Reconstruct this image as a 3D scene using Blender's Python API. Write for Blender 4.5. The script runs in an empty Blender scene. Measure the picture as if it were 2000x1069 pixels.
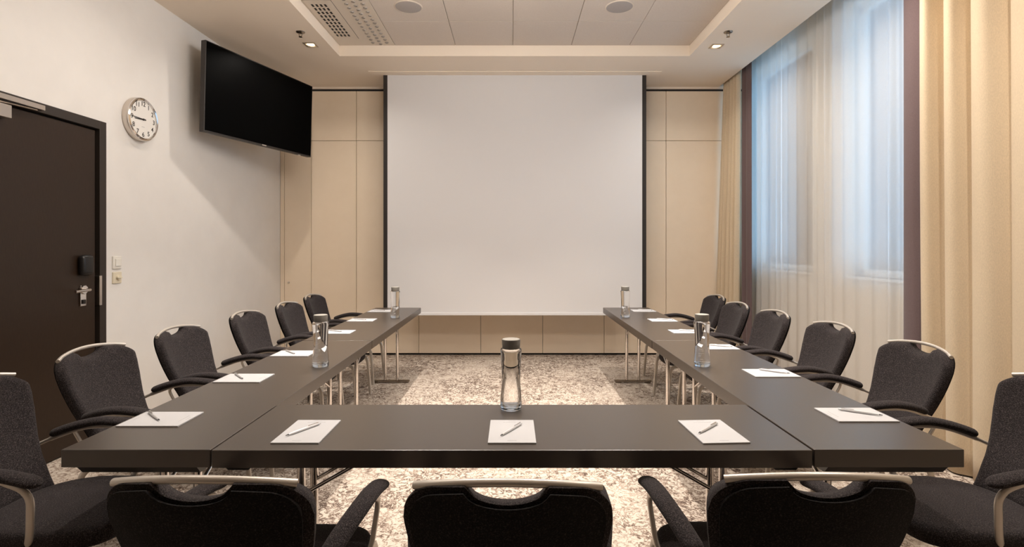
import bpy, bmesh, math, random
from mathutils import Vector, Matrix
random.seed(7)
S = bpy.context.scene
GLOBE_FILL = 28.5
C = S.collection
PI = math.pi

# ------------------------------------------------------------------ materials
def mat(name, col=(.8, .8, .8), rough=.5, metal=0., spec=.5, **kw):
    m = bpy.data.materials.new(name)
    m.use_nodes = True
    b = m.node_tree.nodes['Principled BSDF']
    b.inputs['Base Color'].default_value = (*col, 1)
    b.inputs['Roughness'].default_value = rough
    b.inputs['Metallic'].default_value = metal
    b.inputs['Specular IOR Level'].default_value = spec
    for k, v in kw.items():
        b.inputs[k.replace('_', ' ')].default_value = v
    return m

def nodes(m):
    nt = m.node_tree
    return nt, nt.nodes['Principled BSDF']

def ramp(nt, stops):
    r = nt.nodes.new('ShaderNodeValToRGB')
    el = r.color_ramp.elements
    while len(el) < len(stops):
        el.new(.5)
    for e, (p, c) in zip(el, stops):
        e.position = p
        e.color = (*c, 1)
    return r

def noise(nt, scale, detail=4, rough=.6, vec=None, stretch=None):
    tc = nt.nodes.new('ShaderNodeTexCoord')
    n = nt.nodes.new('ShaderNodeTexNoise')
    n.inputs['Scale'].default_value = scale
    n.inputs['Detail'].default_value = detail
    n.inputs['Roughness'].default_value = rough
    if stretch:
        mp = nt.nodes.new('ShaderNodeMapping')
        mp.inputs['Scale'].default_value = stretch
        nt.links.new(tc.outputs['Object'], mp.inputs['Vector'])
        nt.links.new(mp.outputs['Vector'], n.inputs['Vector'])
    else:
        nt.links.new(tc.outputs['Object'], n.inputs['Vector'])
    return n

def add_bump(m, scale, strength, dist=.002, stretch=None, detail=3):
    nt, b = nodes(m)
    n = noise(nt, scale, detail, .6, stretch=stretch)
    bp = nt.nodes.new('ShaderNodeBump')
    bp.inputs['Strength'].default_value = strength
    bp.inputs['Distance'].default_value = dist
    nt.links.new(n.outputs['Fac'], bp.inputs['Height'])
    nt.links.new(bp.outputs['Normal'], b.inputs['Normal'])

def noisy(name, c1, c2, scale, rough=.8, lo=.35, hi=.65, stretch=None, bump=0, **kw):
    m = mat(name, c1, rough, **kw)
    nt, b = nodes(m)
    n = noise(nt, scale, 4, .6, stretch=stretch)
    r = ramp(nt, [(lo, c1), (hi, c2)])
    nt.links.new(n.outputs['Fac'], r.inputs['Fac'])
    nt.links.new(r.outputs['Color'], b.inputs['Base Color'])
    if bump:
        add_bump(m, scale, bump, stretch=stretch)
    return m

M = {}
M['paint'] = noisy('warm white wall paint', (.77, .74, .70), (.80, .77, .73), 3, .75, bump=0)
M['ceiling'] = mat('matt ceiling paint', (.88, .77, .645), .85)
M['tile'] = noisy('mineral ceiling tile', (.62, .545, .48), (.66, .585, .515), 120, .95, bump=.15)
M['panel'] = noisy('cream laminate panel', (.84, .70, .535), (.86, .72, .555), 6, .45)
M['black_gap'] = mat('black shadow gap', (.008, .008, .008), .7)
M['screen_white'] = mat('matt white screen cloth', (.70, .685, .68), .8)
M['screen_border'] = mat('black screen border', (.018, .013, .010), .7)
M['ceiling_metal'] = mat('cream lacquered metal plate', (.68, .60, .51), .55)
M['nozzle'] = mat('grey nozzle plastic', (.33, .29, .25), .5)
M['dark'] = mat('dark opening', (.01, .009, .008), .8)
M['speaker'] = noisy('grey speaker mesh', (.36, .33, .31), (.42, .38, .36), 400, .7)
M['tv_black'] = mat('glossy black screen glass', (.0010, .0010, .0010), .4, spec=.03)
M['tv_case'] = mat('black tv casing', (.03, .024, .02), .45)
M['chrome'] = mat('polished chrome', (.70, .665, .635), .09, 1.0)
M['steel'] = mat('brushed nickel', (.66, .60, .54), .28, 1.0)
M['silver'] = mat('silver lacquered tube', (.60, .55, .49), .36, .55)
M['black_plastic'] = mat('black plastic', (.008, .007, .007), .38)
M['white_plastic'] = mat('white plastic', (.80, .77, .70), .35)
M['cream_plastic'] = mat('cream plastic', (.74, .66, .50), .4)
M['dial'] = mat('clock dial', (.80, .77, .72), .5)
M['ink'] = mat('dark ink', (.03, .026, .023), .6)
M['grey_ink'] = mat('grey print', (.42, .41, .42), .7)
M['paper'] = mat('white paper', (.50, .495, .50), .7)
M['pen'] = mat('satin silver pen', (.66, .65, .65), .3, .2)
M['cap'] = mat('grey bottle cap', (.15, .138, .118), .5)
M['print_white'] = mat('white bottle print', (.85, .85, .84), .5)
M['sprinkler'] = mat('dull chrome', (.30, .26, .22), .25, 1.0)
M['fabric'] = None
def fabric(name, c1, c2, c3, sc):
    m = mat(name, c1, .95, spec=.15)
    nt, b = nodes(m)
    n = noise(nt, sc, 2, .7)
    r = ramp(nt, [(.36, c1), (.54, c2), (.72, c3)])
    nt.links.new(n.outputs['Fac'], r.inputs['Fac'])
    nt.links.new(r.outputs['Color'], b.inputs['Base Color'])
    b.inputs['Sheen Weight'].default_value = .04
    b.inputs['Sheen Roughness'].default_value = .5
    bp = nt.nodes.new('ShaderNodeBump')
    bp.inputs['Strength'].default_value = .5
    bp.inputs['Distance'].default_value = .0015
    nt.links.new(n.outputs['Fac'], bp.inputs['Height'])
    nt.links.new(bp.outputs['Normal'], b.inputs['Normal'])
    return m
M['fabric'] = fabric('charcoal wool fabric', (.011, .0085, .0087), (.030, .0245, .025), (.105, .088, .083), 300)
M['fabric_back'] = fabric('black wool fabric', (.004, .0035, .0035), (.009, .0075, .0075), (.04, .034, .032), 260)

# table laminate with fine grain
m = mat('dark brown table laminate', (.022, .017, .0135), .28, spec=1.0)
nt, b = nodes(m)
n = noise(nt, 60, 4, .6, stretch=(1, 30, 30))
r = ramp(nt, [(.3, (.042, .031, .0235)), (.7, (.056, .042, .032))])
nt.links.new(n.outputs['Fac'], r.inputs['Fac']); nt.links.new(r.outputs['Color'], b.inputs['Base Color'])
r2 = ramp(nt, [(.3, (.29, .29, .29)), (.7, (.35, .35, .35))])
nt.links.new(n.outputs['Fac'], r2.inputs['Fac']); nt.links.new(r2.outputs['Color'], b.inputs['Roughness'])
M['laminate'] = m
# dark door veneer
M['door'] = noisy('dark wenge veneer', (.022, .0115, .006), (.031, .0175, .0098), 40, .42, spec=.35, stretch=(1, 12, .6))
# door frame
M['doorframe'] = mat('dark brown door frame', (.026, .018, .013), .5)

# carpet
m = mat('mottled beige carpet', (.6, .5, .4), 1.0, spec=.05)
nt, b = nodes(m)
tc = nt.nodes.new('ShaderNodeTexCoord')
def nz(sc, det, ro, dist=0.0):
    q = nt.nodes.new('ShaderNodeTexNoise')
    q.inputs['Scale'].default_value = sc; q.inputs['Detail'].default_value = det
    q.inputs['Roughness'].default_value = ro; q.inputs['Distortion'].default_value = dist
    nt.links.new(tc.outputs['Object'], q.inputs['Vector'])
    return q
big = nz(1.3, 3, .6); mid = nz(15, 6, .74, .5); fine = nz(75, 4, .75, .3); vein = nz(21, 5, .66, .9)
def mth(op, a, b_=None, c=None):
    q = nt.nodes.new('ShaderNodeMath'); q.operation = op
    for k, v in enumerate((a, b_, c)):
        if v is None:
            continue
        if isinstance(v, (int, float)):
            q.inputs[k].default_value = v
        else:
            nt.links.new(v, q.inputs[k])
    return q.outputs[0]
def rng(v, a, b_, c=0., d_=1.):
    q = nt.nodes.new('ShaderNodeMapRange'); q.interpolation_type = 'SMOOTHSTEP'
    nt.links.new(v, q.inputs['Value'])
    for k, x in (('From Min', a), ('From Max', b_), ('To Min', c), ('To Max', d_)):
        q.inputs[k].default_value = x
    return q.outputs['Result']
ridge = mth('ABSOLUTE', mth('SUBTRACT', vein.outputs['Fac'], .5))
squig = rng(ridge, .0, .075, 1, 0)                       # thin squiggles of darker pile
dens = rng(mth('MULTIPLY_ADD', mid.outputs['Fac'], .6, mth('MULTIPLY', big.outputs['Fac'], .7)), .52, .78, 0, 1)
dark = mth('MULTIPLY', squig, mth('MULTIPLY_ADD', dens, .62, .34))
blot = mth('MULTIPLY', rng(mid.outputs['Fac'], .50, .72, 0, 1), mth('MULTIPLY_ADD', dens, .48, .16))
grain = mth('MULTIPLY', rng(fine.outputs['Fac'], .42, .70, 0, 1), .30)
tot = mth('ADD', mth('ADD', dark, blot), grain)
r = ramp(nt, [(.0, (.62, .545, .465)), (.20, (.55, .475, .395)), (.42, (.36, .28, .222)), (.68, (.20, .145, .115)), (1., (.11, .08, .065))])
nt.links.new(tot, r.inputs['Fac'])
nt.links.new(r.outputs['Color'], b.inputs['Base Color'])
bp = nt.nodes.new('ShaderNodeBump'); bp.inputs['Strength'].default_value = .4; bp.inputs['Distance'].default_value = .004
nt.links.new(fine.outputs['Fac'], bp.inputs['Height']); nt.links.new(bp.outputs['Normal'], b.inputs['Normal'])
M['carpet'] = m

# curtain cloths
def cloth(name, c, rough=.9, transl=.0):
    m = mat(name, c, rough, spec=.1)
    nt, b = nodes(m)
    n = noise(nt, 260, 2, .5, stretch=(1, 1, .35))
    r = ramp(nt, [(.3, tuple(x * .92 for x in c)), (.7, tuple(min(1, x * 1.06) for x in c))])
    nt.links.new(n.outputs['Fac'], r.inputs['Fac']); nt.links.new(r.outputs['Color'], b.inputs['Base Color'])
    b.inputs['Sheen Weight'].default_value = .15
    return m
M['beige_cloth'] = cloth('beige velour curtain', (.66, .535, .375))
M['purple_cloth'] = cloth('dark plum lining', (.15, .105, .105))
m = bpy.data.materials.new('sheer voile'); m.use_nodes = True
nt = m.node_tree; nt.nodes.clear()
o = nt.nodes.new('ShaderNodeOutputMaterial')
d = nt.nodes.new('ShaderNodeBsdfDiffuse'); d.inputs['Color'].default_value = (.90, .86, .81, 1)
t = nt.nodes.new('ShaderNodeBsdfTranslucent'); t.inputs['Color'].default_value = (.80, .80, .80, 1)
tr = nt.nodes.new('ShaderNodeBsdfTransparent'); tr.inputs['Color'].default_value = (.95, .95, .95, 1)
a1 = nt.nodes.new('ShaderNodeMixShader'); a1.inputs[0].default_value = .36
a2 = nt.nodes.new('ShaderNodeMixShader')
tcn = nt.nodes.new('ShaderNodeTexCoord'); nn = nt.nodes.new('ShaderNodeTexNoise'); nn.inputs['Scale'].default_value = 300
mr = nt.nodes.new('ShaderNodeMapRange'); mr.inputs['To Min'].default_value = .26; mr.inputs['To Max'].default_value = .38
nt.links.new(tcn.outputs['Object'], nn.inputs['Vector']); nt.links.new(nn.outputs['Fac'], mr.inputs['Value'])
nt.links.new(mr.outputs['Result'], a2.inputs[0])
nt.links.new(d.outputs[0], a1.inputs[1]); nt.links.new(t.outputs[0], a1.inputs[2])
nt.links.new(a1.outputs[0], a2.inputs[1]); nt.links.new(tr.outputs[0], a2.inputs[2])
nt.links.new(a2.outputs[0], o.inputs['Surface'])
M['sheer'] = m
# window pane
m = bpy.data.materials.new('clear window pane'); m.use_nodes = True
nt = m.node_tree; nt.nodes.clear()
o = nt.nodes.new('ShaderNodeOutputMaterial')
tr = nt.nodes.new('ShaderNodeBsdfTransparent'); tr.inputs['Color'].default_value = (.93, .97, .98, 1)
g = nt.nodes.new('ShaderNodeBsdfGlossy'); g.inputs['Roughness'].default_value = .02
fr = nt.nodes.new('ShaderNodeFresnel'); fr.inputs['IOR'].default_value = 1.45
mx = nt.nodes.new('ShaderNodeMixShader')
nt.links.new(fr.outputs[0], mx.inputs[0]); nt.links.new(tr.outputs[0], mx.inputs[1]); nt.links.new(g.outputs[0], mx.inputs[2])
nt.links.new(mx.outputs[0], o.inputs['Surface'])
M['pane'] = m
# bottle glass and its bluish thick base
M['glass'] = mat('clear bottle glass', (.985, .99, .99), .0, **{'Transmission_Weight': 1.0, 'IOR': 1.36})
M['glass_base'] = mat('blue tinted glass base', (.74, .84, .96), .02, **{'Transmission_Weight': 1.0, 'IOR': 1.5})
# lamp lens
m = bpy.data.materials.new('lit lamp lens'); m.use_nodes = True
nt, b = m.node_tree, m.node_tree.nodes['Principled BSDF']
b.inputs['Base Color'].default_value = (.9, .85, .75, 1)
b.inputs['Emission Color'].default_value = (1, .76, .44, 1)
b.inputs['Emission Strength'].default_value = 2.2
M['lens'] = m

# ------------------------------------------------------------------ mesh helpers
def box(bm, x0, x1, y0, y1, z0, z1, bev=0, seg=2):
    vs = [bm.verts.new((x, y, z)) for x in (x0, x1) for y in (y0, y1) for z in (z0, z1)]
    q = [(0, 1, 3, 2), (4, 6, 7, 5), (0, 4, 5, 1), (2, 3, 7, 6), (0, 2, 6, 4), (1, 5, 7, 3)]
    fs = [bm.faces.new([vs[i] for i in f]) for f in q]
    if bev:
        es = list({e for f in fs for e in f.edges})
        bmesh.ops.bevel(bm, geom=es, offset=bev, segments=seg, affect='EDGES', profile=.5)
    return bm

def smooth_path(pts, n=6):
    pts = [Vector(p) for p in pts]
    if len(pts) < 3:
        return pts
    out = []
    P = [pts[0] * 2 - pts[1]] + pts + [pts[-1] * 2 - pts[-2]]
    for i in range(1, len(P) - 2):
        p0, p1, p2, p3 = P[i - 1:i + 3]
        for k in range(n):
            t = k / n
            out.append(.5 * ((2 * p1) + (p2 - p0) * t + (2 * p0 - 5 * p1 + 4 * p2 - p3) * t * t + (3 * p1 - p0 - 3 * p2 + p3) * t ** 3))
    out.append(pts[-1])
    return out

def round_path(pts, rad, n=6):
    """polyline with filleted corners"""
    pts = [Vector(p) for p in pts]
    out = [pts[0]]
    for i in range(1, len(pts) - 1):
        a, b, c = pts[i - 1], pts[i], pts[i + 1]
        u = (a - b); v = (c - b)
        r = min(rad, u.length * .48, v.length * .48)
        p, q = b + u.normalized() * r, b + v.normalized() * r
        for k in range(n + 1):
            t = k / n
            out.append(p * (1 - t) ** 2 + b * 2 * t * (1 - t) + q * t * t)
    out.append(pts[-1])
    return out

def sweep(bm, path, ra, rb=None, side=None, n=12, prof=None):
    """sweep an ellipse (ra along side, rb along the other axis) along path; ra/rb may be lists"""
    path = [Vector(p) for p in path]
    rb = ra if rb is None else rb
    N = len(path)
    rings = []
    sv = Vector(side) if side else None
    prev = None
    for i, p in enumerate(path):
        tg = (path[min(i + 1, N - 1)] - path[max(i - 1, 0)]).normalized()
        if sv is not None:
            s = sv - tg * sv.dot(tg)
        elif prev is None:
            s = tg.orthogonal()
        else:
            s = prev - tg * prev.dot(tg)
        s.normalize(); prev = s
        w = tg.cross(s)
        a = ra[i] if isinstance(ra, (list, tuple)) else ra
        c = rb[i] if isinstance(rb, (list, tuple)) else rb
        rings.append([bm.verts.new(p + s * (a * math.cos(2 * PI * k / n)) + w * (c * math.sin(2 * PI * k / n))) for k in range(n)])
    for r0, r1 in zip(rings, rings[1:]):
        for k in range(n):
            bm.faces.new((r0[k], r0[(k + 1) % n], r1[(k + 1) % n], r1[k]))
    bm.faces.new(rings[0][::-1]); bm.faces.new(rings[-1])
    return bm

def lathe(bm, prof, n=32, cx=0, cy=0, cz=0, axis='z', rot=None):
    """prof: list of (r, h); closed top and bottom when r == 0"""
    def P(r, h, k):
        a = 2 * PI * k / n
        v = Vector((r * math.cos(a), r * math.sin(a), h))
        if axis == 'x':
            v = Vector((v.z, v.x, v.y))
        elif axis == 'y':
            v = Vector((v.y, v.z, v.x))
        return v + Vector((cx, cy, cz))
    rings = []
    for r, h in prof:
        rings.append([bm.verts.new(P(0, h, 0))] if r < 1e-7 else [bm.verts.new(P(r, h, k)) for k in range(n)])
    for a, c in zip(rings, rings[1:]):
        for k in range(n):
            j = (k + 1) % n
            if len(a) == 1 and len(c) == 1:
                continue
            if len(a) == 1:
                bm.faces.new((a[0], c[j], c[k]))
            elif len(c) == 1:
                bm.faces.new((a[k], a[j], c[0]))
            else:
                bm.faces.new((a[k], a[j], c[j], c[k]))
    return bm

def obj(name, bm, m, parent=None, loc=(0, 0, 0), smooth=True, angle=40):
    bmesh.ops.recalc_face_normals(bm, faces=bm.faces)
    me = bpy.data.meshes.new(name)
    bm.to_mesh(me); bm.free()
    ms = m if isinstance(m, (list, tuple)) else [m]
    for x in ms:
        me.materials.append(x)
    if smooth:
        for p in me.polygons:
            p.use_smooth = True
        me.set_sharp_from_angle(angle=math.radians(angle))
    o = bpy.data.objects.new(name, me)
    C.objects.link(o)
    o.location = loc
    if parent:
        o.parent = parent
    return o

def tag(o, label, cat, group=None):
    o['label'] = label; o['category'] = cat
    if group:
        o['group'] = group
    return o

def thing(name, label, cat, loc=(0, 0, 0), rz=0, group=None):
    o = bpy.data.objects.new(name, None)
    C.objects.link(o)
    o.empty_display_size = .05
    o.location = loc; o.rotation_euler = (0, 0, rz)
    return tag(o, label, cat, group)

def struct(name, bm, m, parent=None, **k):
    o = obj(name, bm, m, parent, **k)
    if parent is None:
        o['kind'] = 'structure'
    return o

def dup(root, loc, rz, label, group=None):
    r = root.copy(); C.objects.link(r)
    r.location = loc; r.rotation_euler = (0, 0, rz)
    r['label'] = label
    if group:
        r['group'] = group
    for ch in list(root.children):
        c = ch.copy(); C.objects.link(c); c.parent = r
        for g in list(ch.children):
            q = g.copy(); C.objects.link(q); q.parent = c
    return r

NB = bmesh.new

# ------------------------------------------------------------------ camera
H = 1.418
F = 1016.0
cam = bpy.data.cameras.new('camera')
cam.sensor_width = 36
cam.lens = 36 * F / 2000
cam.shift_y = -(534.5 - 481) / 2000
cam.clip_start = .05
co = bpy.data.objects.new('camera', cam)
C.objects.link(co)
co.location = (0, 0, H)
co.rotation_euler = (PI / 2, 0, 0)
S.camera = co

# ------------------------------------------------------------------ room shell
XL, XR, D, YB = -3.015, 3.06, 6.764, -4.2
ZC, ZT, ZP = 3.49, 3.605, 3.78          # soffit, tray, curtain pocket
struct('floor', box(NB(), XL - .2, XR + .3, YB - .2, D + .3, -.12, 0), M['carpet'], smooth=False)

# left wall with the door opening
DY0, DY1, DZ = 2.765, 3.853, 2.332
bm = NB()
box(bm, XL - .2, XL, YB - .2, DY0, 0, ZP + .1)
box(bm, XL - .2, XL, DY1, D + .2, 0, ZP + .1)
box(bm, XL - .2, XL, DY0, DY1, DZ, ZP + .1)
struct('wall_left', bm, M['paint'], smooth=False)
struct('wall_front', box(NB(), XL - .2, XR + .3, YB - .2, YB, 0, ZP + .1), M['door'], smooth=False)

# back wall: black carcass with cream panels in front of it
wb = struct('wall_back', box(NB(), XL - .2, XR + .3, D + .03, D + .25, 0, ZP + .1), M['black_gap'], smooth=False)
def px(p):
    return (p - 1000) * D / F
gap = .0055
def wpanel(x0, x1, z0, z1):
    return obj('wall_panel', box(NB(), x0 + gap / 2, x1 - gap / 2, D, D + .029, z0 + gap / 2, z1 - gap / 2, .0012, 1), M['panel'], wb, smooth=False)
ztop, zmid, zbot = 3.436, 2.79, .024
cols = [XL, px(555.5), px(608), px(696), px(818), px(939), px(1060), px(1180), px(1301), px(1425), XR + .02]
for x0, x1 in zip(cols, cols[1:]):
    wpanel(x0, x1, zbot, zmid)
    wpanel(x0, x1, zmid, ztop)
obj('upper_strip', box(NB(), XL, XR + .02, D, D + .029, ztop + .028, ZP + .05), M['ceiling'], wb, smooth=False)
lk = obj('panel_lock', lathe(NB(), [(0, -.012), (.012, -.012), (.014, -.008), (.014, 0)], 20, px(564), D, .945, 'y'), M['steel'], wb)

# right wall with two windows
W1, W2, WZ0, WZ1 = (5.30, 6.62), (3.2, 4.73), 1.15, 3.58
bm = NB()
XW = XR
box(bm, XW, XW + .25, YB - .2, W2[0], 0, ZP + .1)
box(bm, XW, XW + .25, W2[1], W1[0], 0, ZP + .1)
box(bm, XW, XW + .25, W1[1], D + .25, 0, ZP + .1)
for w in (W1, W2):
    box(bm, XW, XW + .25, w[0], w[1], 0, WZ0)
    box(bm, XW, XW + .25, w[0], w[1], WZ1, ZP + .1)
struct('wall_right', bm, mat('beige wall paint', (.78, .69, .56), .8), smooth=False)
for i, w in enumerate((W1, W2)):
    bm = NB(); t = .06
    for (y0, y1, z0, z1) in ((w[0], w[1], WZ0, WZ0 + t), (w[0], w[1], WZ1 - t, WZ1), (w[0], w[0] + t, WZ0, WZ1), (w[1] - t, w[1], WZ0, WZ1)):
        box(bm, XW + .10, XW + .16, y0, y1, z0, z1)
    wo = struct('window_%d' % (i + 1), bm, M['white_plastic'], smooth=False)
    obj('pane', box(NB(), XW + .127, XW + .133, w[0] + t, w[1] - t, WZ0 + t, WZ1 - t), M['pane'], wo, smooth=False)
    obj('sill', box(NB(), XW - .03, XW + .12, w[0] - .03, w[1] + .03, WZ0 - .025, WZ0, .004), M['white_plastic'], wo, smooth=False)

# ceiling: soffit ring, tray and curtain pocket
TX0, TX1, TY0, TY1 = -1.88, 1.935, .25, 5.668
PX = 2.69
bm = NB()
up = ZP + .1
box(bm, XL - .1, TX0, YB - .1, D + .02, ZC, up)
box(bm, TX1, PX, YB - .1, D + .02, ZC, up)
box(bm, TX0, TX1, TY1, D + .02, ZC, up)
box(bm, TX0, TX1, YB - .1, TY0, ZC, up)
box(bm, TX0, TX1, TY0, TY1, ZT + .02, up)
box(bm, PX, XW + .1, YB - .1, D + .02, ZP, up)
ce = struct('ceiling', bm, M['ceiling'], smooth=False)
tx = [-1.272, -.615, .01, .645, 1.277, TX1]
ty = [TY1 - .612 * i for i in range(9)] + [TY0]
g = .0022
for i, (x0, x1) in enumerate(zip(tx, tx[1:])):
    for (y1, y0) in zip(ty, ty[1:]):
        obj('ceiling_tile', box(NB(), x0 + g, x1 - g, y0 + g, y1 - g, ZT, ZT + .018, .002, 1), M['tile'], ce, smooth=False)
box_bm = box(NB(), TX0 + g, -1.272 - g, TY0 + g, 2.6, ZT, ZT + .018)
obj('ceiling_tile', box_bm, M['tile'], ce, smooth=False)

# ------------------------------------------------------------------ ceiling fittings
av = thing('air_vent', 'cream metal ventilation plate with slotted grille and round nozzles in ceiling recess', 'vent', (-1.576, 4.13, ZT))
L0 = Vector((-1.576, 4.13, ZT))
def loc(x, y, z): return (x - L0.x, y - L0.y, z - L0.z)
bm = box(NB(), TX0 + .002 - L0.x, -1.274 - L0.x, 2.605 - L0.y, TY1 - .002 - L0.y, 0, .015, .001, 1)
obj('plate', bm, M['ceiling_metal'], av, smooth=False)
# grille: frame lines + slots
bm = NB()
gx0, gx1, gy0, gy1 = -1.863, -1.614, 4.62, 5.473
def lbox(bm, x0, x1, y0, y1, z0, z1, mi=0, bev=0):
    n0 = len(bm.faces)
    box(bm, x0 - L0.x, x1 - L0.x, y0 - L0.y, y1 - L0.y, z0, z1, bev, 1)
    bm.faces.ensure_lookup_table()
    for f in list(bm.faces)[n0:]:
        f.material_index = mi
lbox(bm, gx0, gx1, gy0, gy1, -.004, 0.001)
e = .003
for (a, b_, c, d_) in ((gx0 - e, gx1 + e, gy0 - e, gy0), (gx0 - e, gx1 + e, gy1, gy1 + e), (gx0 - e, gx0, gy0, gy1), (gx1, gx1 + e, gy0, gy1)):
    lbox(bm, a, b_, c, d_, -.0012, .001, 1)
for r_ in range(10):
    for c_ in range(4):
        x = -1.807 + c_ * .039; y = 4.717 + r_ * .0741
        lbox(bm, x - .0095, x + .0095, y - .024, y + .024, -.0052, -.003, 1)
obj('grille', bm, [M['ceiling_metal'], M['dark']], av, smooth=False)
nz_bm = NB()
lathe(nz_bm, [(0, -.001), (.008, -.001), (.010, -.009), (.0165, -.007), (.019, 0), (0, .001)], 16)
nz0 = obj('nozzle', nz_bm, M['nozzle'], av)
first = True
for c_, (xc, off) in enumerate(((-1.493, 0.), (-1.42, .04), (-1.345, 0.))):
    for r_ in range(13):
        y = 5.583 + off - r_ * .0812
        q = nz0 if first else nz0.copy()
        if not first:
            C.objects.link(q); q.parent = av
        first = False
        q.location = loc(xc, y, ZT)
        q.rotation_euler = (0, 0, random.uniform(0, 6))

for lab, x in (('left round grey ceiling loudspeaker flush in the tiles, nearer the ventilation plate', -.946), ('right round grey ceiling loudspeaker flush in the tiles, away from the ventilation plate', .981)):
    sp = thing('ceiling_speaker', lab, 'loudspeaker', (x, 4.75, ZT), 0, 'ceiling loudspeakers')
    obj('grille', lathe(NB(), [(0, -.010), (.09, -.0085), (.118, -.005), (.118, 0), (0, 0)], 48), M['speaker'], sp)
    obj('rim', lathe(NB(), [(.118, -.002), (.119, -.006), (.128, -.003), (.128, 0)], 48), M['ceiling_metal'], sp)

for lab, x in (('left chrome fire sprinkler head under the ceiling, near the television', -2.045), ('right chrome fire sprinkler head under the ceiling, near the curtains', 2.09)):
    sp = thing('sprinkler', lab, 'sprinkler', (x, 5.03, ZC), 0, 'fire sprinklers')
    obj('rosette', lathe(NB(), [(0, -.012), (.022, -.011), (.040, -.006), (.043, 0), (0, 0)], 28), M['sprinkler'], sp)
    bm = NB()
    for s in (-1, 1):
        sweep(bm, smooth_path([(s * .012, 0, -.01), (s * .015, 0, -.028), (s * .004, 0, -.046)], 5), .003, n=8)
    obj('frame_arm', bm, M['sprinkler'], sp)
    obj('deflector', lathe(NB(), [(0, -.050), (.017, -.049), (.017, -.046), (0, -.045)], 20), M['sprinkler'], sp)

LAMPS = []
def downlight(x, y, z, label, e=18, spread=150):
    dl = thing('downlight', label, 'ceiling lamp', (x, y, z), 0, 'square recessed downlights')
    bm = NB(); a, b_ = .06, .043
    for (x0, x1, y0, y1) in ((-a, a, -a, -b_), (-a, a, b_, a), (-a, -b_, -b_, b_), (b_, a, -b_, b_)):
        box(bm, x0, x1, y0, y1, -.006, 0)
    obj('frame', bm, M['steel'], dl, smooth=False)
    obj('lens', lathe(NB(), [(0, -.004), (.032, -.004), (.041, -.002), (.041, 0), (0, 0)], 24), M['lens'], dl)
    if e:
        LAMPS.append((x, y, z, e, spread))
downlight(-2.067, 5.343, ZC, 'left lit square recessed downlight in the ceiling near the television', 9)
downlight(2.114, 5.384, ZC, 'right lit square recessed downlight in the ceiling near the curtains', 9)
for y in (3.6, 1.85):  # further soffit downlights, added out of view to even the light
    downlight(-2.07, y, ZC, 'added square recessed downlight out of view overhead, above the left row of chairs', 5)
    downlight(2.11, y, ZC, 'added square recessed downlight out of view overhead, above the right row of chairs', 15)
for y, e in ((4.25, 20), (3.0, 7)):  # narrow tile downlights, added unseen to brighten carpet and tables
    for x in (-.92, .95):
        downlight(x, y, ZT, 'added square recessed downlight out of view overhead in the ceiling tiles', e, 88)
# added fill lights: opal globes on stems under the recess, out of camera view
m = bpy.data.materials.new('lit fill globe'); m.use_nodes = True
nt, b = m.node_tree, m.node_tree.nodes['Principled BSDF']
b.inputs['Base Color'].default_value = (.9, .88, .84, 1)
b.inputs['Emission Color'].default_value = (1, .935, .875, 1)
b.inputs['Emission Strength'].default_value = GLOBE_FILL
M['globe'] = m
g0 = None
for y, dz in ((2.5, .685), (3.3, .345)):
    for x in (-.45, .50):
        lab = 'lit fill globe added out of view, on a short stem under the ceiling recess'
        if g0 is None:
            g0 = thing('fill_globe', lab, 'ceiling lamp', (x, y, ZT), 0, 'added opal fill globes')
        else:
            g0 = thing('fill_globe', lab, 'ceiling lamp', (x, y, ZT), 0, 'added opal fill globes')
        obj('globe', lathe(NB(), [(.15 * math.sin(PI * k / 20), -dz - .15 * math.cos(PI * k / 20)) for k in range(21)], 32), M['globe'], g0)
        obj('stem', lathe(NB(), [(0, -dz + .14), (.008, -dz + .14), (.008, -.02), (.05, -.015), (.055, 0), (0, 0)], 24), M['steel'], g0)

# ------------------------------------------------------------------ projection screen
ps = thing('projection_screen', 'large white projection screen with black side borders hanging before the back wall', 'projection screen', (0.03, 6.28, ZC))
X0, X1 = -1.503, 1.572
def pbox(x0, x1, y0, y1, z0, z1, **k):
    return box(NB(), x0 - .03, x1 - .03, y0 - 6.28, y1 - 6.28, z0 - ZC, z1 - ZC, **k)
obj('screen_cloth', pbox(X0, X1, 6.279, 6.283, .612, ZC - .006), M['screen_white'], ps, smooth=False)
for s, (a, b_) in enumerate(((X0 - .049, X0), (X1, X1 + .049))):
    q = obj('side_border', pbox(a, b_, 6.278, 6.284, .63, ZC - .006), M['screen_border'], ps, smooth=False)
obj('bottom_bar', pbox(X0 - .05, X1 + .05, 6.268, 6.292, .582, .615, bev=.004), M['screen_white'], ps, smooth=False)
obj('ceiling_slot', pbox(-1.70, 1.775, 6.15, 6.30, ZC - .008, ZC, bev=.002), M['ceiling'], ps, smooth=False)

# ------------------------------------------------------------------ television
p0 = Vector((-2.80, 4.74, 0)); p1 = Vector((-2.36, 6.13, 0))
wv = (p1 - p0); TW = wv.length; ang = math.atan2(wv.y, wv.x)
zb, TH = 2.465, .835
mid_ = (p0 + p1) / 2
tv = thing('television', 'large black flat television on a swivel bracket high on the left wall', 'television', (mid_.x, mid_.y, zb + TH / 2), 0)
tv.rotation_euler = (math.radians(1.6), 0, ang)        # local x along the width, local -y faces the room
obj('casing', box(NB(), -TW / 2, TW / 2, .0, .055, -TH / 2, TH / 2, .004), M['tv_case'], tv, smooth=False)
obj('screen', box(NB(), -TW / 2 + .010, TW / 2 - .010, -.002, .001, -TH / 2 + .016, TH / 2 - .010), M['tv_black'], tv, smooth=False)
obj('logo', box(NB(), -.028, .028, -.003, 0, -TH / 2 + .002, -TH / 2 + .014), M['steel'], tv, smooth=False)
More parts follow.
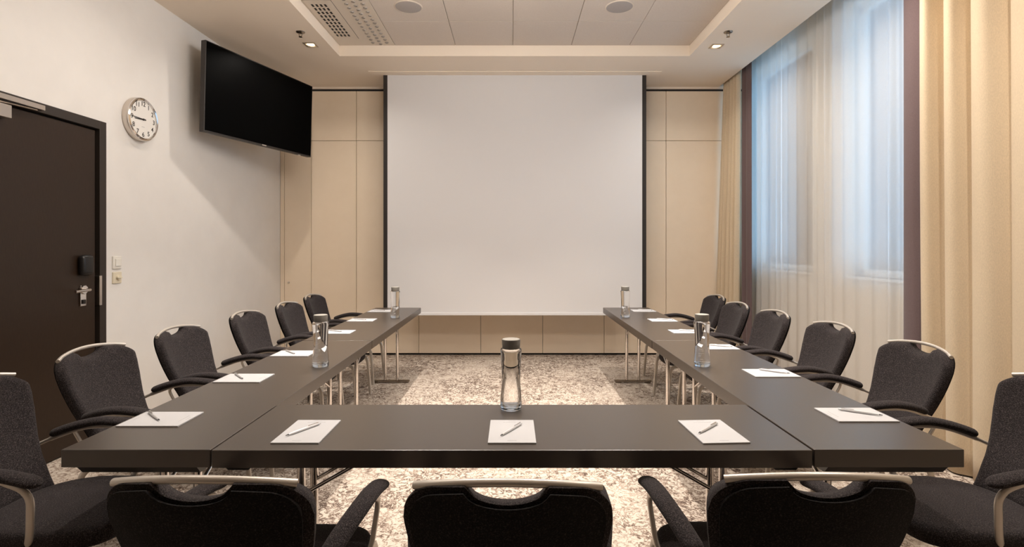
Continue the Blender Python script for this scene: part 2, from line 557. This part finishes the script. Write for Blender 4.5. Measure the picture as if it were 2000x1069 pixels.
obj('sensor', box(NB(), TW / 2 - .20, TW / 2 - .17, .005, .02, -TH / 2 - .006, -TH / 2), M['white_plastic'], tv, smooth=False)
bm = NB()
box(bm, -.25, .25, .055, .075, -.2, .2)
obj('mount_plate', bm, M['tv_case'], tv, smooth=False)
# arm to the wall in tv space
inv = (Matrix.Translation(tv.location) @ tv.rotation_euler.to_matrix().to_4x4()).inverted()
wp = inv @ Vector((XL + .01, 5.15, zb + TH / 2))
sweep_bm = sweep(NB(), [(0, .07, 0), tuple((Vector((0, .07, 0)) + wp) / 2 + Vector((.08, .02, 0))), tuple(wp)], .03, n=10)
obj('bracket_arm', sweep_bm, M['tv_case'], tv)

# ------------------------------------------------------------------ clock on the left wall
ck = thing('wall_clock', 'round silver wall clock with white dial showing quarter to nine', 'clock', (XL, 4.185, 2.437))
R = .172
obj('case', lathe(NB(), [(0, 0), (R * .97, 0), (R, .01), (R, .036), (R * .985, .044), (0, .044)], 64, axis='x'), M['steel'], ck)
obj('bezel', lathe(NB(), [(R * .985, .040), (R * .98, .054), (R * .93, .060), (R * .875, .056), (R * .86, .046)], 64, axis='x'), M['chrome'], ck)
obj('dial', lathe(NB(), [(0, .0475), (R * .87, .0475), (R * .87, .044), (0, .044)], 64, axis='x'), M['dial'], ck)
def text_mesh(txt, size, name, m, parent, loc_, rot, bold=.0, ext=.0004):
    cu = bpy.data.curves.new(name, 'FONT')
    cu.body = txt; cu.size = size; cu.align_x = 'CENTER'; cu.align_y = 'CENTER'
    cu.extrude = ext; cu.offset = bold
    to = bpy.data.objects.new(name, cu); C.objects.link(to)
    dg = bpy.context.evaluated_depsgraph_get()
    me = bpy.data.meshes.new_from_object(to.evaluated_get(dg))
    bpy.data.objects.remove(to)
    me.materials.clear(); me.materials.append(m)
    o = bpy.data.objects.new(name, me); C.objects.link(o)
    o.parent = parent; o.location = loc_; o.rotation_euler = rot
    return o
# the dial faces +x; seen from the room, +y is to the right
for hh in range(1, 13):
    a = hh * PI / 6
    rr = R * .715
    text_mesh(str(hh), .052, 'numeral', M['ink'], ck, (.0484, rr * math.sin(a), rr * math.cos(a)), (PI / 2, 0, PI / 2), .0006)
def hand(name, a, ln, tail, w, xx):
    bm = NB()
    d_ = Vector((0, math.sin(a), math.cos(a))); s_ = Vector((0, d_.z, -d_.y))
    for x in (xx, xx + .0015):
        pass
    v = []
    for x in (xx, xx + .0015):
        for (l_, w_) in ((-tail, w), (ln, w * .45)):
            for sg in (-1, 1):
                v.append(bm.verts.new(Vector((x, 0, 0)) + d_ * l_ + s_ * (w_ * sg)))
    for f in ((0, 1, 3, 2), (4, 6, 7, 5), (0, 4, 5, 1), (2, 3, 7, 6), (0, 2, 6, 4), (1, 5, 7, 3)):
        bm.faces.new([v[i] for i in f])
    return obj(name, bm, M['ink'], ck, smooth=False)
hand('hour_hand', math.radians(264), R * .56, R * .14, .0055, .0495)
hand('minute_hand', math.radians(271), R * .78, R * .16, .0042, .0515)
obj('hub', lathe(NB(), [(0, .0545), (.008, .054), (.008, .048)], 20, axis='x'), M['ink'], ck)
obj('dial_print', box(NB(), .0475, .0480, -.016, .016, -.062, -.059), M['grey_ink'], ck, smooth=False)

# ------------------------------------------------------------------ door
dr = bpy.data.objects.new('door_1', None); C.objects.link(dr); dr['kind'] = 'structure'
dr.location = (XL, DY0, 0)
def dbox(x0, x1, y0, y1, z0, z1, **k):
    return box(NB(), x0 - XL, x1 - XL, y0 - DY0, y1 - DY0, z0, z1, **k)
bm = NB()
fw = .062
for (y0, y1, z0, z1) in ((DY0, DY0 + fw, 0, DZ), (DY1 - fw, DY1, 0, DZ), (DY0 + fw, DY1 - fw, DZ - fw, DZ)):
    box(bm, -.15, .012, y0 - DY0, y1 - DY0, z0, z1, .002, 1)
obj('door_frame', bm, M['doorframe'], dr, smooth=False)
obj('door_rebate', dbox(XL - .16, XL - .04, DY0 + fw, DY1 - fw, 0, DZ - fw), M['black_gap'], dr, smooth=False)
ly0, ly1, lz = DY0 + fw + .004, 3.768, DZ - fw - .014
leaf = obj('door_leaf', dbox(XL - .05, XL - .006, ly0, ly1, .008, lz, bev=.0015), M['door'], dr, smooth=False)
cl = obj('door_closer', dbox(XL - .006, XL + .05, 2.86, 3.085, 2.175, 2.252, bev=.003), M['steel'], dr, smooth=False)
obj('closer_rail', dbox(XL + .012, XL + .036, 2.83, 3.322, 2.283, 2.314, bev=.002), M['steel'], dr, smooth=False)
bm = sweep(NB(), [(.03, 3.0 - DY0, 2.262), (.030, 3.265 - DY0, 2.272)], .009, .005, (1, 0, 0), 8)
obj('closer_arm', bm, M['steel'], dr)
# lock reader, lever handle, escutcheon, strike plate
yy, zz = 3.66 - DY0, 1.284
bm = box(NB(), -.006, .042, yy - .052, yy + .052, zz - .072, zz + .072, .024, 5)
obj('card_reader', bm, M['black_plastic'], dr)
hy, hz = 3.655 - DY0, 1.112
esc = obj('escutcheon', box(NB(), -.006, .004, hy - .026, hy + .026, hz - .115, hz + .03, .0025, 2), M['chrome'], dr, smooth=False)
obj('rosette', lathe(NB(), [(0, .016), (.028, .015), (.032, .008), (.032, 0), (0, 0)], 28, .0, hy, hz, 'x'), M['chrome'], dr)
bm = sweep(NB(), round_path([(.0, hy, hz), (.062, hy, hz), (.062, hy - .135, hz - .004)], .022), .010, .008, (0, 0, 1), 12)
obj('lever_handle', bm, M['chrome'], dr)
obj('key_cylinder', box(NB(), .0, .012, hy - .012, hy + .014, hz - .10, hz - .07, .003), M['black_plastic'], dr, smooth=False)
obj('strike_plate', box(NB(), -.03, .0145, DY1 - fw - DY0 - .006, DY1 - fw - DY0 + .018, hz - .125, hz + .09, .001, 1), M['steel'], dr, smooth=False)

sw = thing('light_switch', 'white rocker light switch on the wall beside the door, upper of two', 'switch', (XL, 3.963, 1.293))
obj('plate', box(NB(), 0, .010, -.043, .043, -.048, .048, .003), M['white_plastic'], sw, smooth=False)
obj('rocker', box(NB(), .008, .017, -.024, .030, -.028, .028, .002), M['white_plastic'], sw, smooth=False)
sw = thing('rotary_dimmer', 'cream rotary control on the wall beside the door, lower of two', 'switch', (XL, 3.963, 1.178))
obj('plate', box(NB(), -.001, .010, -.043, .043, -.043, .043, .003), M['cream_plastic'], sw, smooth=False)
kb = lathe(NB(), [(0, .022), (.018, .022), (.021, .010), (.021, .008), (0, .008)], 28, 0, .004, 0, 'x')
box(kb, .018, .030, -.018, .026, -.004, .004, .001, 1)
obj('knob', kb, M['cream_plastic'], sw)

# ------------------------------------------------------------------ tables
LEN, WID, TOPZ, THK = 2.0, .5, .74, .060
def make_table(insets):
    t = thing('folding_table', 'x', 'table', (0, 0, 0), 0, 'dark brown folding conference tables')
    obj('tabletop', box(NB(), -LEN / 2 + .0022, LEN / 2 - .0022, -WID / 2 + .001, WID / 2 - .001, TOPZ - THK, TOPZ, .0025, 2), M['laminate'], t, smooth=False)
    for s, inset in zip((-1, 1), insets):
        x = s * (LEN / 2 - inset)
        bm = box(NB(), x - .02, x + .02, -.19, .19, .012, .030, .004, 2)
        for e_ in (-1, 1):
            box(bm, x - .016, x + .016, e_ * .15 - .03, e_ * .15 + .03, 0, .013, .002, 1)
        ft = obj('foot', bm, [M['sprinkler']], t, smooth=False)
        for e_ in (-1, 1):
            obj('leg', sweep(NB(), [(x, e_ * .063, .026), (x, e_ * .063, TOPZ - THK - .02)], .0150, n=16), M['chrome'], t)
        obj('crossbar', box(NB(), x - .022, x + .022, -.17, .17, TOPZ - THK - .035, TOPZ - THK + .001, .004, 2), M['black_plastic'], t, smooth=False)
        for e_ in (-1, 1):
            br = sweep(NB(), [(x, e_ * .063, .50), (x - s * .30, e_ * .063, TOPZ - THK - .010)], .0075, n=10)
            obj('brace', br, M['chrome'], t)
    for s in (-1, 1):
        bm = NB()
        vs = []
        for yv in (-.20, .20):
            for (xv, zv) in ((LEN / 2 - .13, TOPZ - THK), (LEN / 2 - .10, TOPZ - THK - .028), (LEN / 2 - .03, TOPZ - THK - .028), (LEN / 2 - .006, TOPZ - THK)):
                vs.append(bm.verts.new((s * xv, yv, zv + .001)))
        bm.faces.new(vs[:4]); bm.faces.new(vs[4:][::-1])
        for k in range(4):
            bm.faces.new((vs[k], vs[(k + 1) % 4], vs[4 + (k + 1) % 4], vs[4 + k]))
        obj('end_bracket', bm, M['black_plastic'], t, smooth=False)
    return t
tb = make_table((.225, .225))
tb.location = (0, 1.726 + .25, 0)
tb['label'] = 'dark brown folding table across the front, holding three notepads and one bottle'
tb = make_table((.24, .34))
tb.location = (-1.2525, 2.729, 0); tb.rotation_euler = (0, 0, PI / 2)
tb['label'] = 'dark brown folding table in the left row, its near end beside the front table'
dup(tb, (1.2515, 2.723, .003), PI / 2, 'dark brown folding table in the right row, its near end beside the front table')
dup(tb, (-1.2525, 4.733, 0), PI / 2, 'far dark brown folding table in the left row, nearest the projection screen')
dup(tb, (1.2515, 4.729, .0015), PI / 2, 'far dark brown folding table in the right row, nearest the projection screen')

# ------------------------------------------------------------------ chairs
def interp(tab, z):
    if z <= tab[0][0]:
        return tab[0][1]
    for (a, va), (b_, vb) in zip(tab, tab[1:]):
        if z <= b_:
            t_ = (z - a) / (b_ - a)
            return va + (vb - va) * t_
    return tab[-1][1]
PROF = [(.38, -.155), (.44, -.185), (.50, -.215), (.56, -.248), (.62, -.279), (.68, -.305), (.74, -.328), (.80, -.348), (.86, -.366), (.92, -.382)]
HW = [(.38, .180), (.46, .183), (.54, .192), (.60, .206), (.66, .221), (.72, .234), (.78, .242), (.84, .244), (.92, .243)]
def top_z(s, zt, r, hw, cut, cw, bow):
    a = abs(s)
    z = zt - bow * (a / .2) ** 2
    lim = hw - r
    if a > lim:
        d_ = min(a - lim, r)
        z -= r - math.sqrt(max(0, r * r - d_ * d_))
    if a < cw:
        z -= cut * math.sqrt(max(0, 1 - (a / cw) ** 2))
    return z
def back_mesh(zb_, zt, r, sc, yoff, thick, cut, cw, nu=56, nv=26, puff=.0, bow=.026):
    bm = NB()
    hwm = .244 * sc
    front, back = [], []
    for j in range(nv + 1):
        rf, rb_ = [], []
        v = j / nv
        for i in range(nu + 1):
            u = -1 + 2 * i / nu
            u = math.sin(u * PI / 2) * .35 + u * .65
            s_top = u * hwm
            zt_ = top_z(s_top, zt, r, hwm, cut, cw, bow)
            z = zb_ + (zt_ - zb_) * v
            s = u * interp(HW, z) * sc
            y = interp(PROF, z) + .036 * (s / .2) ** 2 + yoff
            # edge rounding
            de = min((1 - abs(u)) * .22, (zt_ - z) * 1.0, (z - zb_) * 1.0 + .004)
            k = min(1, max(0, de) / (thick * .75))
            hgt = thick * (.18 + .82 * math.sqrt(max(0, 1 - (1 - k) ** 2)))
            hgt += puff * math.exp(-((z - .53) / .07) ** 2) * (1 - u * u) * k
            hb = thick * .0
            rf.append(bm.verts.new((s, y + hgt, z + .22 * hgt)))
            rb_.append(bm.verts.new((s, y - hb, z)))
        front.append(rf); back.append(rb_)
    for j in range(nv):
        for i in range(nu):
            bm.faces.new((front[j][i], front[j][i + 1], front[j + 1][i + 1], front[j + 1][i]))
            bm.faces.new((back[j][i], back[j + 1][i], back[j + 1][i + 1], back[j][i + 1]))
    for j in range(nv):
        bm.faces.new((front[j][0], front[j + 1][0], back[j + 1][0], back[j][0]))
        bm.faces.new((front[j][nu], back[j][nu], back[j + 1][nu], front[j + 1][nu]))
    for i in range(nu):
        bm.faces.new((front[0][i], back[0][i], back[0][i + 1], front[0][i + 1]))
        bm.faces.new((front[nv][i], front[nv][i + 1], back[nv][i + 1], back[nv][i]))
    return bm

def seat_mesh(n=56, rings=14):
    bm = NB()
    def plan(a, r_):
        c, s = math.cos(a), math.sin(a)
        e_ = 2 / 3.4
        x = math.copysign(abs(c) ** e_, c); y = math.copysign(abs(s) ** e_, s)
        yy = y * .255 * r_
        xx = x * (.238 - .03 * max(0, -y) ** 1.5) * r_
        return xx, .065 + yy
    def ztop(x, y, r_):
        z = .447 - .010 * max(0, (-(y - .0)) / .2) - .022 * max(0, (y - .17) / .15) ** 2
        return z
    prof = [(i / rings * .93, 0) for i in range(rings + 1)] + [(.965, -.006), (.988, -.016), (1.0, -.030), (.996, -.046), (.98, -.058), (.94, -.064)]
    rg = []
    for k, (r_, dz) in enumerate(prof):
        if r_ == 0:
            x, y = plan(0, 0)
            rg.append([bm.verts.new((x, y, ztop(x, y, 0)))]); continue
        row = []
        for i in range(n):
            x, y = plan(2 * PI * i / n, r_)
            row.append(bm.verts.new((x, y, ztop(x, y, r_) + dz - .006 * (min(1, r_) ** 4))))
        rg.append(row)
    for a, c in zip(rg, rg[1:]):
        for i in range(n):
            j = (i + 1) % n
            if len(a) == 1:
                bm.faces.new((a[0], c[i], c[j]))
            else:
                bm.faces.new((a[i], c[i], c[j], a[j]))
    bm.faces.new(rg[-1])
    return bm

def make_chair():
    ch = thing('conference_chair', 'x', 'chair', (0, 0, 0), 0, 'charcoal fabric conference armchairs')
    obj('seat', seat_mesh(), M['fabric'], ch, angle=60)
    bm = NB()
    pts = 40
    lo, hi = [], []
    for i in range(pts):
        a = 2 * PI * i / pts; c, s = math.cos(a), math.sin(a); e_ = 2 / 3.4
        x = math.copysign(abs(c) ** e_, c) * .205; y = math.copysign(abs(s) ** e_, s) * .22 + .06
        lo.append(bm.verts.new((x, y, .366))); hi.append(bm.verts.new((x * 1.05, y * 1.0, .39)))
    for i in range(pts):
        j = (i + 1) % pts
        bm.faces.new((lo[i], lo[j], hi[j], hi[i]))
    bm.faces.new(lo[::-1]); bm.faces.new(hi)
    obj('seat_pan', bm, M['black_plastic'], ch)
    obj('backrest', back_mesh(.40, .898, .080, 1.0, -.045, .046, .044, .086, puff=.010, bow=.019), M['fabric'], ch, angle=60)
    obj('back_panel', back_mesh(.46, .890, .060, .92, -.060, .018, .040, .090), M['fabric_back'], ch, angle=60)
    # top rail
    rail = smooth_path([(-.212, -.360, .874), (-.157, -.382, .887), (-.078, -.399, .8975), (0, -.404, .901), (.078, -.399, .8975), (.157, -.382, .887), (.212, -.360, .874)], 6)
    obj('top_rail', sweep(NB(), rail, .0095, .0085, n=14), M['silver'], ch)
    for s in (-1, 1):
        # front leg: foot, up, bent rearward under the seat
        fl = round_path([(s * .222, .335, .0), (s * .212, .305, .375), (s * .205, -.10, .372)], .07, 8)
        obj('leg', sweep(NB(), fl, .0085, .0145, (1, 0, 0), 14), M['silver'], ch)
        rl = round_path([(s * .228, -.375, .0), (s * .205, -.235, .372), (s * .200, -.02, .372)], .05, 8)
        obj('leg', sweep(NB(), rl, .0085, .0145, (1, 0, 0), 14), M['silver'], ch)
        # arm tube: from the seat frame up, bent, under the pad, down behind to the back strut
        at = [(s * .212, .085, .372), (s * .246, .128, .44), (s * .266, .150, .600), (s * .267, .05, .640), (s * .255, -.10, .640), (s * .232, -.215, .600), (s * .212, -.292, .565), (s * .196, -.272, .50), (s * .186, -.215, .40)]
        path = round_path(at, .055, 7)
        ar = obj('armrest', sweep(NB(), path, .0085, [.0135 if i < 14 else (.0125 if i < 20 else (.0095 if i < 38 else .0075)) for i in range(len(path))], (1, 0, 0), 14), M['silver'], ch)
        pp = smooth_path([(s * .267, .185, .626), (s * .268, .13, .642), (s * .266, .05, .656), (s * .263, -.04, .661), (s * .250, -.12, .649), (s * .236, -.185, .630), (s * .228, -.222, .614)], 6)
        N_ = len(pp)
        ra, rb_ = [], []
        for i in range(N_):
            t_ = i / (N_ - 1)
            k = min(1, (t_ / .13)) ; k2 = min(1, (1 - t_) / .10)
            e1 = math.sqrt(max(0, 1 - (1 - k) ** 2)); e2 = math.sqrt(max(0, 1 - (1 - k2) ** 2))
            f_ = max(.12, e1 * e2)
            ra.append((.0325 - .005 * t_) * f_); rb_.append(.0175 * max(.2, f_))
        obj('arm_pad', sweep(NB(), pp, ra, rb_, (1, 0, 0), 18), M['fabric'], ar)
    return ch
def rz_facing(dx, dy):      # local +y is the sitting direction
    return math.atan2(-dx, dy)
ch0 = make_chair()
CH = []
ordn = ['nearest the camera', 'second from the camera', 'third from the camera', 'fourth from the camera', 'fifth from the camera', 'farthest from the camera']
leftY = [1.99, 2.66, 3.31, 4.09, 4.76, 5.53]
rightY = [1.99, 2.75, 3.47, 4.13, 4.73, 5.46]
leftX = [-1.745, -1.778, -1.755, -1.73, -1.69, -1.75]
rightX = [1.76, 1.784, 1.775, 1.72, 1.684, 1.775]
leftA = [0, 0, 0, 0, 0, 0]
rightA = [0, 0, 0, 0, 0, 0]
for i in range(6):
    extra = ['cut by the photo edge', 'in front of the dark door', 'in front of the white wall', 'in front of the white wall', 'near the back panels', 'before the back panels']
    CH.append(((leftX[i], leftY[i], 0), rz_facing(1, 0) + math.radians(leftA[i]), 'charcoal fabric armchair with silver frame, left row, %s' % ordn[i]))
    CH.append(((rightX[i], rightY[i], 0), rz_facing(-1, 0) + math.radians(rightA[i]), 'charcoal fabric armchair with silver frame, right row, %s' % ordn[i]))
CH.append(((-.702, 1.556, 0), math.radians(-.5), 'charcoal fabric armchair seen from behind at front table, left of three'))
CH.append(((-.004, 1.540, 0), math.radians(-1), 'charcoal fabric armchair seen from behind at front table, middle of three'))
CH.append(((.715, 1.572, 0), math.radians(-1), 'charcoal fabric armchair seen from behind at front table, right of three'))
for i, (l_, a, lab) in enumerate(CH):
    if i == 0:
        ch0.location = l_; ch0.rotation_euler = (0, 0, a); ch0['label'] = lab
    else:
        dup(ch0, l_, a, lab)

# ------------------------------------------------------------------ notepads and pens
def make_pad():
    t = thing('notepad', 'x', 'notepad', (0, 0, 0), 0, 'white notepads on the tables')
    obj('sheets', box(NB(), -.083, .083, -.1165, .1165, 0, .005, .0006, 1), M['paper'], t, smooth=False)
    bm = NB()
    z0, z1 = .0049, .0053
    box(bm, -.014, .014, .103, .106, z0, z1)
    x = -.034
    for w in (.009, .004, .012, .006, .010, .005, .008):
        box(bm, x, x + w, .087, .0895, z0, z1); x += w + .0022
    box(bm, -.016, .016, -.098, -.0945, z0, z1)
    obj('print', bm, M['grey_ink'], t, smooth=False)
    return t
def make_pen():
    t = thing('pen', 'x', 'pen', (0, 0, 0), 0, 'silver ballpoint pens on the notepads')
    prof = [(0, -.076), (.0012, -.076), (.0016, -.071), (.0036, -.058), (.0046, -.04), (.0049, -.005), (.0051, .0), (.0049, .004), (.0046, .05), (.0042, .064), (.0030, .0665), (.0030, .072), (0, .0725)]
    obj('barrel', lathe(NB(), prof, 16, 0, 0, .0051, 'y'), M['pen'], t)
    bm = box(NB(), -.0014, .0014, .018, .063, .0108, .0120, .0004, 1)
    box(bm, -.0014, .0014, .056, .063, .0085, .0120)
    obj('clip', bm, M['chrome'], t, smooth=False)
    obj('tip', lathe(NB(), [(0, -.0765), (.0013, -.0765), (.0017, -.071), (.0026, -.0655), (.0026, -.0645), (0, -.0645)], 12, 0, 0, .0051, 'y'), M['ink'], t)
    return t
pad0, pen0 = make_pad(), make_pen()
# (x, y, pad rotation, pen centre dx, dy, pen rotation, where)
PADS = []
PADS.append((-.745, 1.897, 0, -.759, 1.899, -30, 'on the front table, left of three'))
PADS.append((.0, 1.897, 0, -.001, 1.899, -31, 'on the front table, middle of three'))
PADS.append((.730, 1.897, 3, .722, 1.912, -46, 'on the front table, right of three'))
lp = [2.03, 2.66, 3.27, 4.09, 4.75, 5.42]
rp = [2.073, 2.753, 3.465, 4.10, 4.73, 5.43]
for i in range(6):
    PADS.append((-1.368, lp[i], -90, -1.410 + .004 * i, lp[i] + .018, [48, 42, 44, 60, 62, 64][i], 'on the left row of tables, %s' % ordn[i]))
for i in range(6):
    PADS.append((1.368, rp[i], 90, 1.392, rp[i] + .012, [58, 52, 62, 62, 62, 62][i], 'on the right row of tables, %s' % ordn[i]))
for i, (x, y, a, qx, qy, qa, wh) in enumerate(PADS):
    zt = TOPZ + (.003 if x > 1 and y < 3.73 else (.0015 if x > 1 else 0))
    l1 = 'white notepad with pen ' + wh
    l2 = 'silver pen on the notepad ' + wh
    if i == 0:
        pad0.location = (x, y, zt); pad0.rotation_euler = (0, 0, math.radians(a)); pad0['label'] = l1
        pen0.location = (qx, qy, zt + .0052); pen0.rotation_euler = (0, 0, math.radians(qa)); pen0['label'] = l2
    else:
        dup(pad0, (x, y, zt), math.radians(a), l1)
        dup(pen0, (qx, qy, zt + .0052), math.radians(qa), l2)

# ------------------------------------------------------------------ water bottles
def make_bottle():
    t = thing('water_bottle', 'x', 'bottle', (0, 0, 0), 0, 'clear water bottles with grey caps')
    prof = [(0, .020), (.0440, .020), (.0447, .030), (.0435, .048), (.0408, .075), (.0388, .105), (.0384, .130), (.0396, .165), (.0418, .205), (.0438, .235), (.0442, .243), (.0432, .250), (.0395, .254), (.0350, .256), (.034, .262), (0, .262)]
    obj('glass_body', lathe(NB(), prof, 56), M['glass'], t, angle=70)
    pb = [(0, .004), (.02, .003), (.034, .0), (.040, .001), (.0442, .008), (.0447, .0205), (.030, .0215), (.012, .024), (0, .025)]
    obj('glass_base', lathe(NB(), pb, 56), M['glass_base'], t, angle=70)
    cp = [(0, .252), (.0365, .252), (.037, .256), (.0385, .288), (.0375, .2905), (0, .2905)]
    cpo = obj('cap', lathe(NB(), cp, 48), M['cap'], t)
    obj('cap_disc', lathe(NB(), [(0, .2915), (.0355, .2915), (.036, .2903), (0, .2903)], 48), mat('pale cap top', (.36, .34, .30), .5), t)
    # white lettering wrapped round the glass
    bm = NB()
    def strip(a0, a1, z0, z1, r_):
        nseg = max(1, int(abs(a1 - a0) / .12))
        vs = []
        for i in range(nseg + 1):
            a = a0 + (a1 - a0) * i / nseg
            vs.append((bm.verts.new((r_ * math.sin(a), -r_ * math.cos(a), z0)), bm.verts.new((r_ * math.sin(a), -r_ * math.cos(a), z1)),
                       bm.verts.new(((r_ + .0003) * math.sin(a), -(r_ + .0003) * math.cos(a), z0)), bm.verts.new(((r_ + .0003) * math.sin(a), -(r_ + .0003) * math.cos(a), z1))))
        for p, q in zip(vs, vs[1:]):
            bm.faces.new((p[2], q[2], q[3], p[3])); bm.faces.new((p[0], p[1], q[1], q[0]))
    # small line of letters "n a u" as strokes, with thin text lines under it
    zz0 = .094; r_ = .0400
    def letter(a, parts):
        for (u0, u1, v0, v1) in parts:
            strip(a + u0 * .13, a + u1 * .13, zz0 + v0 * .011, zz0 + v1 * .011, r_ + .0004)
    letter(-.40, [(0, .22, 0, 1), (0, 1, .8, 1), (.78, 1, 0, 1)])
    letter(-.20, [(0, 1, .8, 1), (.78, 1, 0, 1), (0, 1, 0, .18), (0, .22, 0, .5), (0, 1, .42, .58)])
    letter(.0, [(0, .22, 0, 1), (0, 1, 0, .2), (.78, 1, 0, 1)])
    strip(-.42, .16, .089, .0898, .0406)
    for k, (a0, a1) in enumerate(((-.5, .3), (-.5, -.05), (-.5, -.15), (-.5, -.22))):
        strip(a0, a1, .078 - k * .006, .0792 - k * .006, .0414 + k * .0007)
    strip(-.3, .05, .045, .047, .0441)
    obj('lettering', bm, M['print_white'], t, smooth=False)
    return t
b0 = make_bottle()
BT = [((-.004, 2.165, TOPZ), 2.6, 'clear water bottle with grey cap at the middle of the front table'),
      ((-1.078, 2.93, TOPZ), .15, 'clear water bottle with grey cap on the left row of tables, nearer one'),
      ((1.070, 2.93, TOPZ + .003), -.3, 'clear water bottle with grey cap on the right row of tables, nearer one'),
      ((-1.104, 4.92, TOPZ), .2, 'clear water bottle with grey cap at far end of the left row of tables'),
      ((1.077, 4.95, TOPZ + .0015), -.2, 'clear water bottle with grey cap at far end of the right row of tables')]
for i, (l_, a, lab) in enumerate(BT):
    if i == 0:
        b0.location = l_; b0.rotation_euler = (0, 0, a); b0['label'] = lab
    else:
        dup(b0, l_, a, lab)

# ------------------------------------------------------------------ curtains
def curtain(name, label, cat, m, y0, y1, x0, amp, wave, flare=0.0, z0=.012, z1=3.76, seed=1, thick=.003, step=.008, skew=0, group=None, sharp=.8):
    rnd = random.Random(seed)
    # irregular folds: cumulative phase with varying fold lengths
    N_ = max(8, int((y1 - y0) / step))
    ph, phs = 0, []
    w = wave * rnd.uniform(.8, 1.2); acc = 0
    amps, ca = [], rnd.uniform(.7, 1.1)
    for i in range(N_ + 1):
        phs.append(ph); amps.append(ca)
        ph += 2 * PI * ((y1 - y0) / N_) / w
        acc += (y1 - y0) / N_
        if acc > w:
            acc = 0; w = wave * rnd.uniform(.65, 1.4); ca = .6 * ca + .4 * rnd.uniform(.55, 1.15)
    zs = [z0, .15, .45, .9, 1.4, 1.9, 2.4, 2.9, 3.3, 3.55, z1]
    bm = NB(); grid = []
    for z in zs:
        t_ = (z - z0) / (z1 - z0)
        row = []
        for i in range(N_ + 1):
            y = y0 + (y1 - y0) * i / N_
            u = i / N_
            a = amp * amps[i] * (1.0 + .25 * math.sin(3 * t_ + i * .02))
            p = phs[i] + .25 * math.sin(2.2 * t_ + i * .01)
            x = x0 - a * (2 * abs(math.sin(p / 2)) ** sharp - 1) - flare * (1 - t_) * (.3 + .7 * u)
            yy = y + skew * (1 - t_) + .25 * a * math.cos(p)
            row.append(bm.verts.new((x, yy, z)))
        grid.append(row)
    for a, b_ in zip(grid, grid[1:]):
        for i in range(N_):
            bm.faces.new((a[i], a[i + 1], b_[i + 1], b_[i]))
    o = obj(name, bm, m, angle=180)
    if thick:
        md = o.modifiers.new('thickness', 'SOLIDIFY'); md.thickness = thick; md.offset = 0
    return tag(o, label, cat, group)
curtain('sheer_curtain', 'translucent white sheer curtain across the windows on the right wall', 'curtain', M['sheer'], 3.40, 6.45, 2.90, .022, .15, seed=5, thick=0, step=.006, sharp=1.6)
curtain('curtain', 'beige heavy curtain bunched at the far corner beside the back panels', 'curtain', M['beige_cloth'], 6.275, 6.735, 2.752, .030, .10, .12, seed=3, group='beige curtains')
curtain('curtain', 'dark plum curtain edge between far beige curtain and the sheer', 'curtain', M['purple_cloth'], 6.04, 6.255, 2.775, .012, .16, seed=8, group='plum curtain edges')
curtain('curtain', 'dark plum curtain edge between the sheer and near beige curtain', 'curtain', M['purple_cloth'], 3.535, 3.69, 2.775, .010, .17, seed=9, group='plum curtain edges')
curtain('curtain', 'beige heavy curtain in wide folds at the right edge of the photo', 'curtain', M['beige_cloth'], 1.75, 3.505, 2.778, .066, .23, seed=4, step=.006, group='beige curtains')

# ------------------------------------------------------------------ light
for i, (x, y, z, e, spread) in enumerate(LAMPS):
    ld = bpy.data.lights.new('downlight_beam', 'AREA')
    ld.shape = 'DISK'; ld.size = .08
    ld.color = (1, .915, .83)
    ld.energy = e
    ld.spread = math.radians(spread)
    lo = bpy.data.objects.new('downlight_beam', ld)
    C.objects.link(lo); lo.location = (x, y, z - .008)
w = bpy.data.worlds.new('World'); S.world = w; w.use_nodes = True
bg = w.node_tree.nodes['Background']
bg.inputs['Color'].default_value = (.35, .65, 1.0, 1)
bg.inputs['Strength'].default_value = 3.3

vs = S.view_settings
S.display_settings.display_device = 'sRGB'
vs.view_transform = 'Standard'
vs.look = 'None'
vs.gamma = 1
vs.use_curve_mapping = False
vs.exposure = .44
S.cycles.max_bounces = 16
S.cycles.transmission_bounces = 12
S.cycles.transparent_max_bounces = 16
S.cycles.sample_clamp_indirect = 6
